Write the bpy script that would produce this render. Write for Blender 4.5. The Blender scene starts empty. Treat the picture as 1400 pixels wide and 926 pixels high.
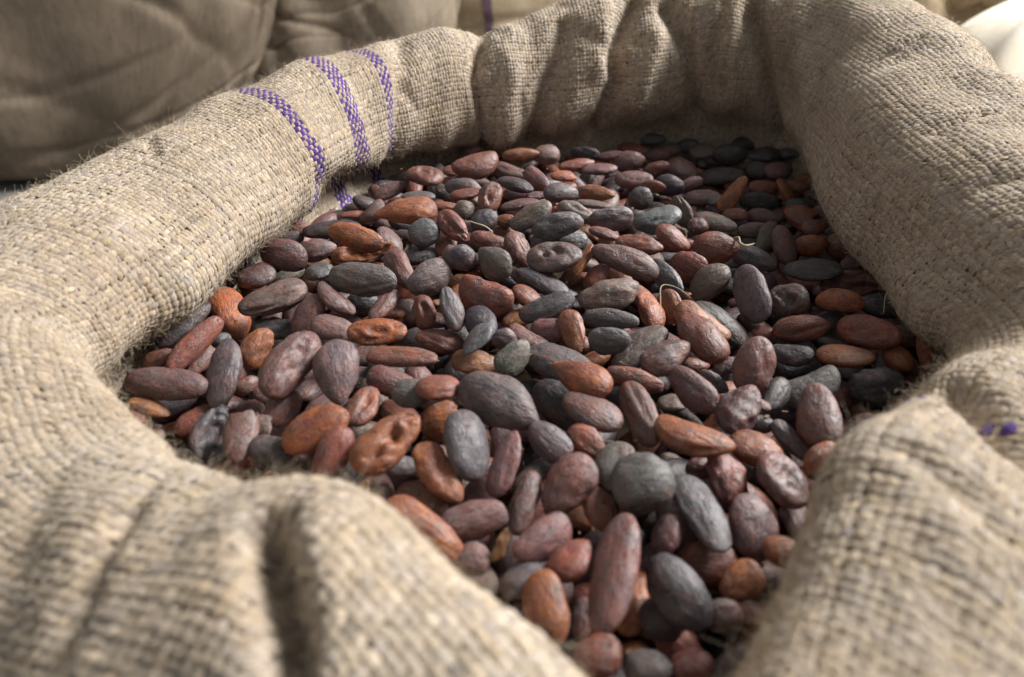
import bpy, math, numpy as np
from mathutils import Vector

# ------------------------------------------------------------------ camera, world, light, exposure
SC = bpy.context.scene
COL = SC.collection
PW, PH, FPX = 1400.0, 926.0, 933.0            # photograph size and focal length in its pixels
TH = math.radians(32.4)                       # camera pitch below the horizontal
CAM = np.array([0.0, 0.0, 0.142])             # 14 cm above the bean level (z = 0)
cd = bpy.data.cameras.new('camera'); cam = bpy.data.objects.new('camera', cd); COL.objects.link(cam)
cam.location = CAM; cam.rotation_euler = (math.pi/2 - TH, 0, 0)
cd.sensor_width = 36.0; cd.lens = 36.0*FPX/PW
cd.clip_start = 0.005; cd.clip_end = 60.0
cd.dof.use_dof = True; cd.dof.focus_distance = 0.305; cd.dof.aperture_fstop = 9.0; cd.dof.aperture_blades = 7
SC.camera = cam
W = bpy.data.worlds.new('World'); SC.world = W; W.use_nodes = True
bg = W.node_tree.nodes['Background']; bg.inputs[0].default_value = (0.97, 0.985, 1.0, 1); bg.inputs[1].default_value = 0.30
def area(name, loc, target, size, power, color):
    l = bpy.data.lights.new(name, 'AREA'); l.shape = 'RECTANGLE'; l.size, l.size_y = size; l.energy = power; l.color = color
    o = bpy.data.objects.new(name, l); COL.objects.link(o); o.location = loc
    o.rotation_euler = (Vector(target)-Vector(loc)).to_track_quat('-Z', 'Y').to_euler(); return o
area('window_light', (1.52, 0.98, 1.36), (0.0, 0.30, 0.0), (0.72, 0.72), 130, (1.0, 0.980, 0.950))
SC.view_settings.view_transform = 'Standard'; SC.view_settings.look = 'None'
SC.view_settings.gamma = 1.0; SC.view_settings.exposure = 0.0; SC.view_settings.use_curve_mapping = False
SC.render.engine = 'CYCLES'; SC.cycles.use_denoising = True; SC.cycles.use_adaptive_sampling = True; SC.cycles.adaptive_threshold = .03
SC.cycles.max_bounces = 5; SC.cycles.diffuse_bounces = 3; SC.cycles.caustics_reflective = False; SC.cycles.caustics_refractive = False
rng = np.random.default_rng(7)

# ------------------------------------------------------------------ helpers
RGT = np.array([1., 0, 0]); FWD = np.array([0, math.cos(TH), -math.sin(TH)]); UPV = np.array([0, math.sin(TH), math.cos(TH)])
def ray(px, py): return (px-PW/2)/FPX*RGT + (PH/2-py)/FPX*UPV + FWD          # depth-1 direction
def at(px, py, z):
    d = ray(px, py); return CAM + d*((z-CAM[2])/d[2])
def project(P):
    q = np.asarray(P)-CAM; zc = q@FWD
    return PW/2 + FPX*(q@RGT)/zc, PH/2 - FPX*(q@UPV)/zc, zc
def lin(c):
    c = np.asarray(c, float)/255; return np.where(c <= .04045, c/12.92, ((c+.055)/1.055)**2.4)
def mesh_np(name, V, quads=None, tris=None, smooth=True, attrs=None):
    me = bpy.data.meshes.new(name); V = np.ascontiguousarray(V, np.float32)
    nq = 0 if quads is None else len(quads); nt = 0 if tris is None else len(tris)
    idx = np.concatenate([np.asarray(a, np.int32).ravel() for a in (quads, tris) if a is not None and len(a)])
    me.vertices.add(len(V)); me.vertices.foreach_set('co', V.ravel())
    me.loops.add(len(idx)); me.loops.foreach_set('vertex_index', idx)
    st = np.concatenate([np.arange(nq)*4, nq*4+np.arange(nt)*3]).astype(np.int32)
    me.polygons.add(nq+nt); me.polygons.foreach_set('loop_start', st)
    me.update(calc_edges=True); me.validate()
    me.polygons.foreach_set('use_smooth', np.full(len(me.polygons), smooth))
    for n, a in (attrs or {}).items():
        a = np.ascontiguousarray(a, np.float32)
        if a.shape[1] == 4: t = me.attributes.new(n, 'FLOAT_COLOR', 'POINT'); t.data.foreach_set('color', a.ravel())
        else: t = me.attributes.new(n, 'FLOAT_VECTOR', 'POINT'); t.data.foreach_set('vector', a.ravel())
    return me
def obj(name, me, m=None, parent=None, label=None, cat=None, group=None, kind=None, loc=None):
    o = bpy.data.objects.new(name, me); COL.objects.link(o)
    if m is not None: me.materials.clear(); me.materials.append(m)
    if parent is not None: o.parent = parent
    if loc is not None: o.location = loc
    if label: o['label'] = label
    if cat: o['category'] = cat
    if group: o['group'] = group
    if kind: o['kind'] = kind
    return o
def thing(name, label, cat, loc=(0, 0, 0), group=None):
    o = bpy.data.objects.new(name, None); COL.objects.link(o); o.location = loc; o.empty_display_size = .02
    o['label'] = label; o['category'] = cat
    if group: o['group'] = group
    return o
def grid_faces(nu, nv, wrap=False):
    i = np.arange(nu if wrap else nu-1)[:, None]; j = np.arange(nv-1)[None]
    i2 = (i+1) % nu
    return np.stack([(i*nv+j), (i2*nv+j), (i2*nv+j+1), (i*nv+j+1)], -1).reshape(-1, 4)
class Noise:                                   # smooth random field, sum of sines
    def __init__(s, r, n=10, f=1.0, dim=3):
        s.k = r.normal(size=(n, dim))*f; s.p = r.uniform(0, 6.28, n); s.a = 1/np.sqrt(n)
    def __call__(s, P): return (np.sin(P@s.k.T+s.p)*s.a).sum(-1)*1.2

# ---- node helpers
class NT:
    def __init__(s, name):
        s.m = bpy.data.materials.new(name); s.m.use_nodes = True; s.t = s.m.node_tree; s.b = s.t.nodes['Principled BSDF']
    def n(s, typ, **kw):
        nd = s.t.nodes.new(typ)
        for k, v in kw.items():
            if k.startswith('i_'):
                key = k[2:]; key = int(key) if key.isdigit() else key.replace('_', ' ')
                if isinstance(v, bpy.types.NodeSocket): s.t.links.new(v, nd.inputs[key])
                else: nd.inputs[key].default_value = v
            else: setattr(nd, k, v)
        return nd
    def l(s, a, b): s.t.links.new(a, b)
    def math(s, op, a, b=0.0, clamp=False):
        nd = s.t.nodes.new('ShaderNodeMath'); nd.operation = op; nd.use_clamp = clamp
        for i, v in enumerate((a, b)):
            if isinstance(v, bpy.types.NodeSocket): s.l(v, nd.inputs[i])
            else: nd.inputs[i].default_value = v
        return nd.outputs[0]
    def mix(s, f, a, b, blend='MIX'):
        nd = s.t.nodes.new('ShaderNodeMix'); nd.data_type = 'RGBA'; nd.blend_type = blend
        for i, v in ((0, f), (6, a), (7, b)):
            if isinstance(v, bpy.types.NodeSocket): s.l(v, nd.inputs[i])
            else: nd.inputs[i].default_value = v if i == 0 else (*v[:3], 1)
        return nd.outputs[2]
    def noise(s, vec, scale, detail=3.0, rough=.55):
        nd = s.n('ShaderNodeTexNoise'); nd.inputs['Scale'].default_value = scale; nd.inputs['Detail'].default_value = detail
        nd.inputs['Roughness'].default_value = rough
        if vec is not None: s.l(vec, nd.inputs['Vector'])
        return nd.outputs['Fac']
    def ramp(s, f, a, b):
        nd = s.n('ShaderNodeMapRange'); nd.inputs[1].default_value = a; nd.inputs[2].default_value = b; s.l(f, nd.inputs[0]); nd.clamp = True
        return nd.outputs[0]
    def scale(s, vec, sc):
        nd = s.n('ShaderNodeVectorMath', operation='MULTIPLY'); s.l(vec, nd.inputs[0]); nd.inputs[1].default_value = sc; return nd.outputs[0]
    def bump(s, h, strength, dist, prev=None):
        nd = s.n('ShaderNodeBump'); nd.inputs['Strength'].default_value = strength; nd.inputs['Distance'].default_value = dist
        s.l(h, nd.inputs['Height'])
        if prev is not None: s.l(prev, nd.inputs['Normal'])
        return nd.outputs[0]

def mat_yarn():
    t = NT('jute_yarn')
    col = t.n('ShaderNodeAttribute', attribute_name='col').outputs['Color']
    co = t.n('ShaderNodeAttribute', attribute_name='yco').outputs['Vector']           # along, across (mm), random
    fib = t.noise(t.scale(co, (0.45, 4.6, 3.0)), 1.0, 4.0, .6)
    c = t.mix(t.ramp(fib, .28, .72), (.56, .52, .46), (1.34, 1.33, 1.31))
    c = t.mix(1.0, col, c, 'MULTIPLY')
    geo = t.n('ShaderNodeTexCoord').outputs['Object']
    big = t.noise(geo, 26.0, 3.0)
    c = t.mix(t.ramp(big, .35, .7), c, t.mix(1.0, c, (.86, .82, .78), 'MULTIPLY'))
    t.l(c, t.b.inputs['Base Color']); t.b.inputs['Roughness'].default_value = .82; t.b.inputs['Specular IOR Level'].default_value = .22
    t.b.inputs['Sheen Weight'].default_value = .12
    t.l(t.bump(fib, .9, .00035), t.b.inputs['Normal'])
    return t.m
def mat_cloth(name, c1, c2, wscale=1.0, strength=.6):                                  # plain woven cloth seen from afar
    t = NT(name)
    geo = t.n('ShaderNodeTexCoord').outputs['Object']
    uv = t.n('ShaderNodeAttribute', attribute_name='yco').outputs['Vector']
    sep = t.n('ShaderNodeSeparateXYZ'); t.l(uv, sep.inputs[0])
    k = 2*math.pi/(.005/wscale)
    a = t.math('SINE', t.math('MULTIPLY', sep.outputs[0], k)); b = t.math('SINE', t.math('MULTIPLY', sep.outputs[1], k))
    wv = t.math('MULTIPLY', a, b)
    n1 = t.noise(geo, 9.0, 6.0, .65); n2 = t.noise(geo, 420.0, 3.0)
    gr = t.noise(t.scale(uv, (1, .25, 1)), 95.0, 4.0, .7)
    c = t.mix(t.ramp(t.math('ADD', t.math('MULTIPLY', n1, .55), t.math('MULTIPLY', gr, .45)), .38, .62), c1, c2)
    c = t.mix(t.ramp(n2, .3, .7), t.mix(1.0, c, (.78, .76, .74), 'MULTIPLY'), c)
    c = t.mix(t.ramp(wv, -.9, .4), t.mix(1.0, c, (.72, .70, .68), 'MULTIPLY'), c)
    t.l(c, t.b.inputs['Base Color']); t.b.inputs['Roughness'].default_value = .9; t.b.inputs['Specular IOR Level'].default_value = .15
    nrm = t.bump(wv, strength, .0008)
    t.l(t.bump(n2, .4, .0006, nrm), t.b.inputs['Normal'])
    return t.m
def mat_plain(name, c1, c2, scale=30, rough=.9, bump=.3, dist=.002):
    t = NT(name); geo = t.n('ShaderNodeTexCoord').outputs['Object']
    n = t.noise(geo, scale, 6.0); n2 = t.noise(geo, scale*9, 4.0)
    c = t.mix(t.ramp(n, .3, .7), c1, c2); t.l(c, t.b.inputs['Base Color'])
    t.b.inputs['Roughness'].default_value = rough; t.b.inputs['Specular IOR Level'].default_value = .2
    t.l(t.bump(n2, bump, dist), t.b.inputs['Normal']); return t.m
def mat_bean():
    t = NT('cocoa_shell')
    col = t.n('ShaderNodeAttribute', attribute_name='col').outputs['Color']
    dust = t.n('ShaderNodeAttribute', attribute_name='dust').outputs['Color']
    co = t.n('ShaderNodeAttribute', attribute_name='bco').outputs['Vector']            # bean space in mm, x along
    pat = t.noise(co, .17, 4.0, .66)
    strk = t.noise(t.scale(co, (.14, .80, .80)), 1.0, 5.0, .65)
    fine = t.noise(co, 1.7, 3.0, .65)
    vf = t.noise(co, 5.5, 3.0, .6)
    off2 = t.n('ShaderNodeVectorMath', operation='ADD'); t.l(co, off2.inputs[0]); off2.inputs[1].default_value = (731, 219, 87)
    off3 = t.n('ShaderNodeVectorMath', operation='ADD'); t.l(co, off3.inputs[0]); off3.inputs[1].default_value = (-331, 519, 287)
    s = t.math('ADD', t.math('MULTIPLY', pat, .8), t.math('MULTIPLY', strk, .2))
    c = t.mix(t.ramp(s, .43, .57), col, dust)
    red = t.ramp(t.noise(off2.outputs[0], .15, 4.0, .68), .54, .66)
    c = t.mix(t.math('MULTIPLY', red, .42), c, (.215, .082, .055))                      # bare red shell where the coat is rubbed off
    blm = t.ramp(t.noise(off3.outputs[0], .21, 4.0, .7), .53, .68)
    c = t.mix(t.math('MULTIPLY', blm, .50), c, (.190, .163, .157))                      # pale grey bloom
    c = t.mix(t.ramp(t.math('ADD', t.math('MULTIPLY', fine, .7), t.math('MULTIPLY', strk, .3)), .34, .58), t.mix(1.0, c, (.40, .36, .38), 'MULTIPLY'), c)
    dk = t.ramp(t.noise(co, .40, 4.0, .7), .58, .70)
    c = t.mix(t.math('MULTIPLY', dk, .8), c, (.024, .019, .022))                        # dark stains
    vor = t.n('ShaderNodeTexVoronoi', feature='DISTANCE_TO_EDGE'); vor.inputs['Scale'].default_value = .30
    wob_ = t.n('ShaderNodeVectorMath', operation='ADD'); nzc = t.n('ShaderNodeTexNoise'); t.l(co, nzc.inputs['Vector']); nzc.inputs['Scale'].default_value = .5
    sc_ = t.scale(nzc.outputs['Color'], (3.5, 3.5, 3.5)); t.l(t.scale(co, (.55, 1.0, 1.0)), wob_.inputs[0]); t.l(sc_, wob_.inputs[1]); t.l(wob_.outputs[0], vor.inputs['Vector'])
    crk = t.math('MULTIPLY', t.math('SUBTRACT', 1.0, t.ramp(vor.outputs['Distance'], .0, .055)), t.ramp(t.noise(off2.outputs[0], .25, 2.0), .45, .6))
    c = t.mix(t.math('MULTIPLY', crk, .6), c, t.mix(1.0, c, (.35, .30, .30), 'MULTIPLY'))
    c = t.mix(t.math('MULTIPLY', t.ramp(vf, .60, .72), .22), c, (.36, .29, .26))
    t.l(c, t.b.inputs['Base Color'])
    r = t.n('ShaderNodeMapRange'); t.l(fine, r.inputs[0]); r.inputs[1].default_value = .3; r.inputs[2].default_value = .7
    r.inputs[3].default_value = .30; r.inputs[4].default_value = .58
    t.l(r.outputs[0], t.b.inputs['Roughness']); t.b.inputs['Specular IOR Level'].default_value = .5
    nrm = t.bump(strk, .35, .0009)
    nrm = t.bump(t.math('SUBTRACT', 1.0, crk), .45, .0005, nrm)
    nrm = t.bump(t.noise(t.scale(co, (.3, .55, .55)), 1.0, 3.0), .35, .0013, nrm)
    nrm = t.bump(fine, .28, .0004, nrm)
    t.l(t.bump(vf, .35, .0002, nrm), t.b.inputs['Normal'])
    return t.m
M_YARN = mat_yarn(); M_BEAN = mat_bean()
M_BACK = mat_cloth('jute_shade_backing', (.22, .17, .115), (.27, .21, .145))  # browner than the yarns, colouring in the shade of the weave holes
M_FIB = mat_plain('jute_fibre', (.50, .41, .29), (.62, .52, .38), 60, .7, .0)
M_FLOOR = mat_plain('concrete', (.30, .29, .28), (.38, .37, .355), 6, .85, .3, .003)

# ------------------------------------------------------------------ the floor
FLOOR = -0.40
def sheet(name, size, z, m):
    s = size; me = mesh_np(name, [(-s, -s, z), (s, -s, z), (s, s, z), (-s, s, z)], [[0, 1, 2, 3]], smooth=False)
    return obj(name, me, m, kind='structure')
sheet('floor', 20, FLOOR, M_FLOOR)

# ------------------------------------------------------------------ the open jute sack
# stations clockwise round the mouth: contact x, y (mm), outward angle (deg), rim height, roll width, 0 back roll .. 1 front lip
ST = [
 (-145, 210, 180, 50, 82, .05), (-142, 242, 176, 53, 80, 0), (-134, 280, 168, 57, 78, 0), (-124, 325, 157, 63, 76, 0),
 (-106, 372, 143, 68, 74, 0), (-80, 415, 129, 70, 72, 0), (-48, 445, 115, 71, 68, 0), (-12, 459, 105, 74, 66, 0),
 (30, 473, 98, 86, 66, 0), (75, 490, 95, 98, 66, 0), (120, 503, 88, 104, 68, 0), (162, 498, 66, 104, 72, 0),
 (188, 470, 28, 98, 84, 0), (190, 425, 8, 90, 90, 0), (184, 380, 2, 82, 90, 0), (178, 335, 0, 74, 88, 0),
 (174, 290, -2, 68, 86, 0), (171, 250, -5, 62, 84, 0), (164, 214, -14, 54, 82, .1), (150, 186, -34, 42, 78, .35),
 (117, 156, -42, 44, 76, .8), (88, 128, -41, 46, 76, 1), (65, 103, -40, 47, 76, 1), (47, 79, -42, 47, 76, 1),
 (35, 58, -55, 46, 74, 1), (21, 40, -95, 44, 72, 1),
 (13, 60, -122, 45, 74, 1), (-5, 80, -116, 46, 74, 1), (-27, 98, -112, 47, 76, 1), (-52, 107, -118, 46, 78, 1),
 (-78, 126, -133, 38, 80, .9), (-104, 150, -142, 36, 84, .65), (-142, 185, -170, 44, 82, .3),
]
PB = [(20, -45, 0), (20, -16, 0), (17, 2, 0), (3, .16, 1), (-4, .40, 1), (3, .74, 1), (.24, .95, 2), (.52, 1.0, 2), (.78, .86, 2), (.97, .5, 2),
      (1.03, .1, 2), (1.0, -.4, 2), (1.0, -110, 3), (1.05, -200, 3), (1.12, -392, 3)]
PF = [(6, -45, 0), (2, -18, 0), (0, 0, 0), (-1, .3, 1), (-1, .6, 1), (1, .85, 1), (.12, .98, 2), (.3, 1.0, 2), (.55, .9, 2), (.8, .68, 2),
      (1.0, .35, 2), (1.15, -.2, 2), (1.25, -110, 3), (1.3, -200, 3), (1.36, -392, 3)]
def prof(P, zt, w):
    return np.array([(r if k < 2 else r*w, z*zt if k in (1, 2) else z) for r, z, k in P], float)
rows = []
for (x, y, a, zt, w, f) in ST:
    p = prof(PB, zt, w)*(1-f)+prof(PF, zt, w)*f; a = math.radians(a)
    sc = 1-(.09-.07*min(1, max(0, (y-380)/70)))*(1-f); x *= sc; y *= sc
    rows.append(np.stack([x+p[:, 0]*math.cos(a), y+p[:, 0]*math.sin(a), p[:, 1]], -1))
S = np.array(rows)                                             # stations x profile x 3, mm
def catmull(P, t, closed):                                     # P[n,...], t in [0,n) or [0,n-1]
    n = len(P); i = np.floor(t).astype(int); f = t-i
    g = (lambda k: P[k % n]) if closed else (lambda k: P[np.clip(k, 0, n-1)])
    f = f.reshape(-1, *([1]*(P.ndim-1)))
    a, b, c, d = g(i-1), g(i), g(i+1), g(i+2)
    return .5*((2*b)+(-a+c)*f+(2*a-5*b+4*c-d)*f*f+(-a+3*b-3*c+d)*f**3)
# smooth the station data a little by resampling around
T = np.linspace(0, len(S), 2401)[:-1]
ring = catmull(S, T, True)                                     # 2400 x 15 x 3
ref = ring[:, 8]; sl = np.concatenate([[0], np.cumsum(np.linalg.norm(np.roll(ref, -1, 0)-ref, axis=1))])
PU = 2.4; NU = int(round(sl[-1]/PU/2))*2; PU = sl[-1]/NU      # yarn pitch round the mouth (mm)
SUB = 2
us = np.arange(NU*SUB)*PU/SUB
ti = np.interp(us, sl, np.arange(2401))
ring = catmull(np.asarray(ring), ti, True)
PV = 2.3; DV = PV/2; NVW = 98; VLEN = NVW*PV                  # yarn pitch over the roll (mm)
tt = np.linspace(0, 14, 500)
prof_f = np.stack([catmull(ring[i], np.minimum(tt, 13.999), False) for i in range(len(ring))])
pl = np.concatenate([np.zeros((len(ring), 1)), np.cumsum(np.linalg.norm(np.diff(prof_f, axis=1), axis=2), axis=1)], 1)
NV = NVW*2+1; vs = np.arange(NV)*DV
G = np.empty((len(ring), NV, 3))
for c in range(3):
    for i in range(len(ring)): G[i, :, c] = np.interp(vs, pl[i], prof_f[i, :, c])
LOW = np.stack([np.stack([np.interp(np.linspace(VLEN, pl[i, -1], 24), pl[i], prof_f[i, :, c]) for c in range(3)], -1) for i in range(len(ring))])
def normals(G):
    du = np.roll(G, -1, 0)-np.roll(G, 1, 0); dv = np.gradient(G, axis=1)
    n = np.cross(du, dv); return n/np.maximum(np.linalg.norm(n, axis=2, keepdims=True), 1e-9)
N = normals(G)
ktop = G[:, :, 2].argmax(1)
if N[np.arange(len(G)), ktop, 2].mean() < 0: N = -N; NSIGN = -1
else: NSIGN = 1
UU, VV = np.meshgrid(us, vs, indexing='ij'); ULEN = sl[-1]
def uv_at(px, py, vmin=0):                                      # front-most surface point near a pixel
    X, Y, Z = project(G/1000); d = (X-px)**2+(Y-py)**2
    ok = (d < 14**2) & (VV > vmin) & (Z > .02)
    if not ok.any(): k = np.argmin(np.where(Z > .02, d, 1e12)); return UU.flat[k], VV.flat[k]
    zmin = Z[ok].min(); k = np.argmin(np.where(ok & (Z < zmin+.03), d, 1e12)); return UU.flat[k], VV.flat[k]
def seg_dist(path):                                            # distance (mm) in cloth space to a polyline, u wraps
    best = np.full(UU.shape, 1e9)
    for (u0, v0), (u1, v1) in zip(path[:-1], path[1:]):
        du = (u1-u0+ULEN/2) % ULEN-ULEN/2; dv = v1-v0; L2 = du*du+dv*dv+1e-9
        pu = (UU-u0+ULEN/2) % ULEN-ULEN/2; pv = VV-v0
        h = np.clip((pu*du+pv*dv)/L2, 0, 1); best = np.minimum(best, np.hypot(pu-h*du, pv-h*dv))
    return best
# creases and bulges: pixel path, depth (mm, + is a valley), width (mm)
FOLDS = [
 ([(660, 30), (648, 110), (660, 205)], 7.0, 4.5), ([(610, 60), (600, 190)], -4.0, 14), ([(700, 50), (690, 180)], -5.0, 12),
 ([(772, 40), (750, 120), (716, 196)], 8.0, 8.0), ([(800, 40), (770, 150)], -3.5, 13),
 ([(868, 5), (842, 70), (846, 110), (806, 180)], 12.0, 7.0), ([(825, 10), (815, 90)], -5, 9), ([(895, 50), (868, 140)], -6, 10),
 ([(915, 10), (945, 70), (952, 165)], 9.0, 7.0), ([(990, 20), (1000, 140)], -7.0, 14), ([(990, 10), (975, 70), (985, 120)], 5.0, 6.0),
 ([(1030, 20), (1044, 90), (1066, 185)], 12.0, 9.0), ([(1085, 40), (1105, 150)], -7.0, 16),
 ([(545, 60), (548, 150), (520, 235)], 5.5, 9.0), ([(450, 110), (500, 200)], -3.0, 10), ([(430, 250), (500, 245)], 5, 9),
 ([(366, 725), (382, 800), (398, 900)], 12.0, 4.0), ([(430, 760), (450, 880)], -2.0, 10),
 ([(250, 400), (330, 320), (410, 245), (470, 200)], -6.0, 14), ([(440, 278), (500, 252), (560, 218)], 9.0, 10),
 ([(1080, 170), (1140, 260), (1200, 350), (1270, 430)], -7.0, 14),
 ([(165, 690), (110, 790), (60, 900)], 2.6, 3.5), ([(215, 640), (150, 720)], 1.8, 3.0), ([(60, 650), (10, 760)], 2.0, 5.0),
 ([(255, 610), (320, 660)], 2.0, 6.0),
 ([(1300, 515), (1350, 545), (1398, 600)], 9.0, 6.0), ([(1240, 620), (1330, 720)], -4.0, 18),
 ([(1150, 90), (1250, 180)], -2.5, 20), ([(1200, 330), (1330, 400)], 2.5, 14),
]
D = np.zeros(UU.shape)
for path, dep, wd in FOLDS:
    d = seg_dist([uv_at(*p, vmin=20) for p in path]); D -= dep*np.exp(-(d/wd)**2)
nz = Noise(np.random.default_rng(3), 14, .035); nz2 = Noise(np.random.default_rng(5), 16, .10)
D += 1.8*nz(G)+.85*nz2(G)
rc = np.random.default_rng(55)
for _ in range(70):                                            # small random wrinkles
    u0, v0 = rc.uniform(0, ULEN), rc.uniform(25, 190); an = rc.normal(1.57, .7); ln = rc.uniform(12, 40)
    q = [(u0+math.cos(an)*ln*k+rc.normal(0, 2), v0+math.sin(an)*ln*k+rc.normal(0, 2)) for k in (-.5, 0, .5)]
    D -= rc.uniform(.6, 2.0)*np.exp(-(seg_dist(q)/rc.uniform(2.5, 6))**2)
G = G+N*D[..., None]; LOW[:, 0] = G[:, -1]
for k in range(1, 6): LOW[:, k] += N[:, -1]*(D[:, -1]*(1-k/6))[:, None]
N = normals(G)*NSIGN
def smp(A, u, v):                                              # bilinear sample of a grid in cloth space
    iu = u/(PU/SUB); iv = np.clip(v/DV, 0, NV-1.001); i = np.floor(iu).astype(int); j = np.floor(iv).astype(int)
    fu = (iu-i)[..., None]; fv = (iv-j)[..., None]; n = len(A); i0 = i % n; i1 = (i+1) % n
    return (A[i0, j]*(1-fu)+A[i1, j]*fu)*(1-fv)+(A[i0, j+1]*(1-fu)+A[i1, j+1]*fu)*fv

SACK = thing('jute_sack', 'open jute sack with thick rolled rim and purple stripes, full of cocoa beans', 'sack', (0, .28, FLOOR))
SK = np.array([0, .28, FLOOR])
def local(Pmm): return np.asarray(Pmm)/1000-SK
# backing sheet, darkened to paint the shade between the yarns; and the hanging side
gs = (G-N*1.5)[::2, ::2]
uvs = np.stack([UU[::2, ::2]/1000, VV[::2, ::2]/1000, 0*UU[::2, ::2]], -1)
me = mesh_np('shade_backing', local(gs.reshape(-1, 3)), grid_faces(gs.shape[0], gs.shape[1], True), attrs={'yco': uvs.reshape(-1, 3)})
obj('shade_backing', me, M_BACK, SACK)
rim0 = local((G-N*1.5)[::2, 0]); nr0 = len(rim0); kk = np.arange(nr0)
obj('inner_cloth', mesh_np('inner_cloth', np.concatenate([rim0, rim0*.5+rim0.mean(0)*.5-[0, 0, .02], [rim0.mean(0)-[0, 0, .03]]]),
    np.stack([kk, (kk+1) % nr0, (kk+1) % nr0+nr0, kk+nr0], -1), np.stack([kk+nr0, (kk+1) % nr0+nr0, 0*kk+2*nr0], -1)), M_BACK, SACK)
lw = LOW[::2].copy(); lw[:, 0] -= N[::2, -1]*.4
vl = np.linspace(VLEN, VLEN+340, 24)[None].repeat(lw.shape[0], 0)
me = mesh_np('side_cloth', local(lw.reshape(-1, 3)), grid_faces(lw.shape[0], 24, True),
             attrs={'yco': np.stack([us[::2, None].repeat(24, 1)/1000, vl/1000, 0*vl], -1).reshape(-1, 3)})
M_SIDE = mat_cloth('jute_side', (.38, .30, .205), (.45, .36, .25)); obj('side_cloth', me, M_SIDE, SACK)
# floats of the plain weave: one small pillow for each crossing
def stripe_cols():
    cols = {}
    def put(px, py, offs, k):
        u, v = uv_at(px, py, 20); c = int(round(u/PU))
        for o in offs: cols[(c+o) % NU] = k
    put(396, 170, (0, 1, 2, 3), 0); put(455, 120, (0, 1, 2, 3, 4, 5, 6), 1); put(514, 95, (0, 1, 2, 3), 2)
    put(1378, 577, (0,), 3)
    return cols
STRIPE = stripe_cols()
ii, jj = np.meshgrid(np.arange(NU), np.arange(NVW), indexing='ij'); ii = ii.ravel(); jj = jj.ravel()
r2 = np.random.default_rng(11)
warp = (ii+jj) % 2 == 0
wu = r2.normal(1, .12, NU); wv_ = r2.normal(1, .12, NVW)       # yarn thickness
du_ = r2.normal(0, .07, NU)*PU; dv_ = r2.normal(0, .07, NVW)*PV
NL, NC = 5, 4
a = np.linspace(-1, 1, NL); b = np.linspace(-1, 1, NC)
A_, B_ = np.meshgrid(a, b, indexing='ij'); A_ = A_.ravel(); B_ = B_.ravel()
nf = len(ii)
wob = Noise(np.random.default_rng(8), 8, .03, 2)
base_u = (ii+.5)*PU+du_[ii]+.9*wob(np.stack([ii*PU*.2, jj*PV], -1)); base_v = (jj+.5)*PV+dv_[jj]+1.0*wob(np.stack([ii*PU, jj*PV*.2+500], -1))
thick = np.where(warp, wu[ii], wv_[jj])*r2.normal(1, .12, nf)
slub = Noise(np.random.default_rng(9), 10, .05, 2); thick *= 1+.16*slub(np.stack([np.where(warp, ii*97.0, ii*PU), np.where(warp, jj*PV, jj*97.0)], -1))
thick[np.isin(ii, list(STRIPE)) & warp] *= 1.38
la = np.where(warp, PV, PU)*.98*r2.normal(1, .07, nf); wd = np.where(warp, PU, PV)*.475*np.clip(thick, .65, 1.55)
skew = r2.normal(.10, .13, nf)
al = la[:, None]*A_; ac = wd[:, None]*B_*(1-.22*np.abs(A_)**2)+skew[:, None]*al
U = base_u[:, None]+np.where(warp[:, None], ac, al); V = base_v[:, None]+np.where(warp[:, None], al, ac)
hgt = (.62*thick)[:, None]*(np.cos(A_*math.pi*.62)-.25)*1.0 + (.42*thick)[:, None]*(np.sqrt(np.maximum(0, 1-(B_*.98)**2))-1.0)
hgt += r2.normal(0, .10, nf)[:, None]
V = np.clip(V, 0, VLEN-.1)
P = smp(G, U, V)+smp(N, U, V)*hgt[..., None]
tan = np.array([.445, .378, .308]); 
yu = r2.normal(0, .05, (NU, 1)); yv = r2.normal(0, .045, (NVW, 1)); hue_u = r2.normal(0, .03, (NU, 1))*np.array([.3, 0, -1]); hue_v = r2.normal(0, .03, (NVW, 1))*np.array([.3, 0, -1])
bri = 1+np.where(warp[:, None], yu[ii], yv[jj])+r2.normal(0, .12, (nf, 1)); hue = 1+np.where(warp[:, None], hue_u[ii], hue_v[jj])+r2.normal(0, .04, (nf, 1))*np.array([.4, 0, -1])
cols = np.clip(tan*bri*hue, .12, .85)
st = np.array([STRIPE.get(i, -1) for i in range(NU)])[ii]; pur = (st >= 0) & warp
cols[pur] = np.array([.085, .035, .25])*r2.normal(1, .18, (pur.sum(), 1))
seed = r2.uniform(0, 400, nf)
yco = np.stack([al*.88+ac*.47, ac*.88-al*.47, np.zeros_like(al)], -1)+seed[:, None, None]*np.array([1, .7, 1.3])
fq = grid_faces(NL, NC)
def floats(name, sel, **kw):
    n = sel.sum(); F = (np.arange(n)[:, None, None]*(NL*NC)+fq[None]).reshape(-1, 4)
    c4 = np.concatenate([np.repeat(cols[sel], NL*NC, 0), np.ones((n*NL*NC, 1))], 1)
    # orient outward
    p = P[sel].reshape(-1, 3)
    me = mesh_np(name, local(p), F, attrs={'col': c4, 'yco': yco[sel].reshape(-1, 3)})
    return obj(name, me, M_YARN, SACK, **kw)
floats('weave', ~pur, kind='stuff')
lab = ['narrow left purple stripe on the rim', 'wide purple stripe on the rim', 'narrow purple stripe right of the wide one',
       'purple stripe in the crease at the right corner', 'purple stripe at the right edge']
for k in range(5):
    s_ = pur & (st == k)
    if s_.any(): floats('stripe', s_, label=lab[k], kind='stuff')
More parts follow.
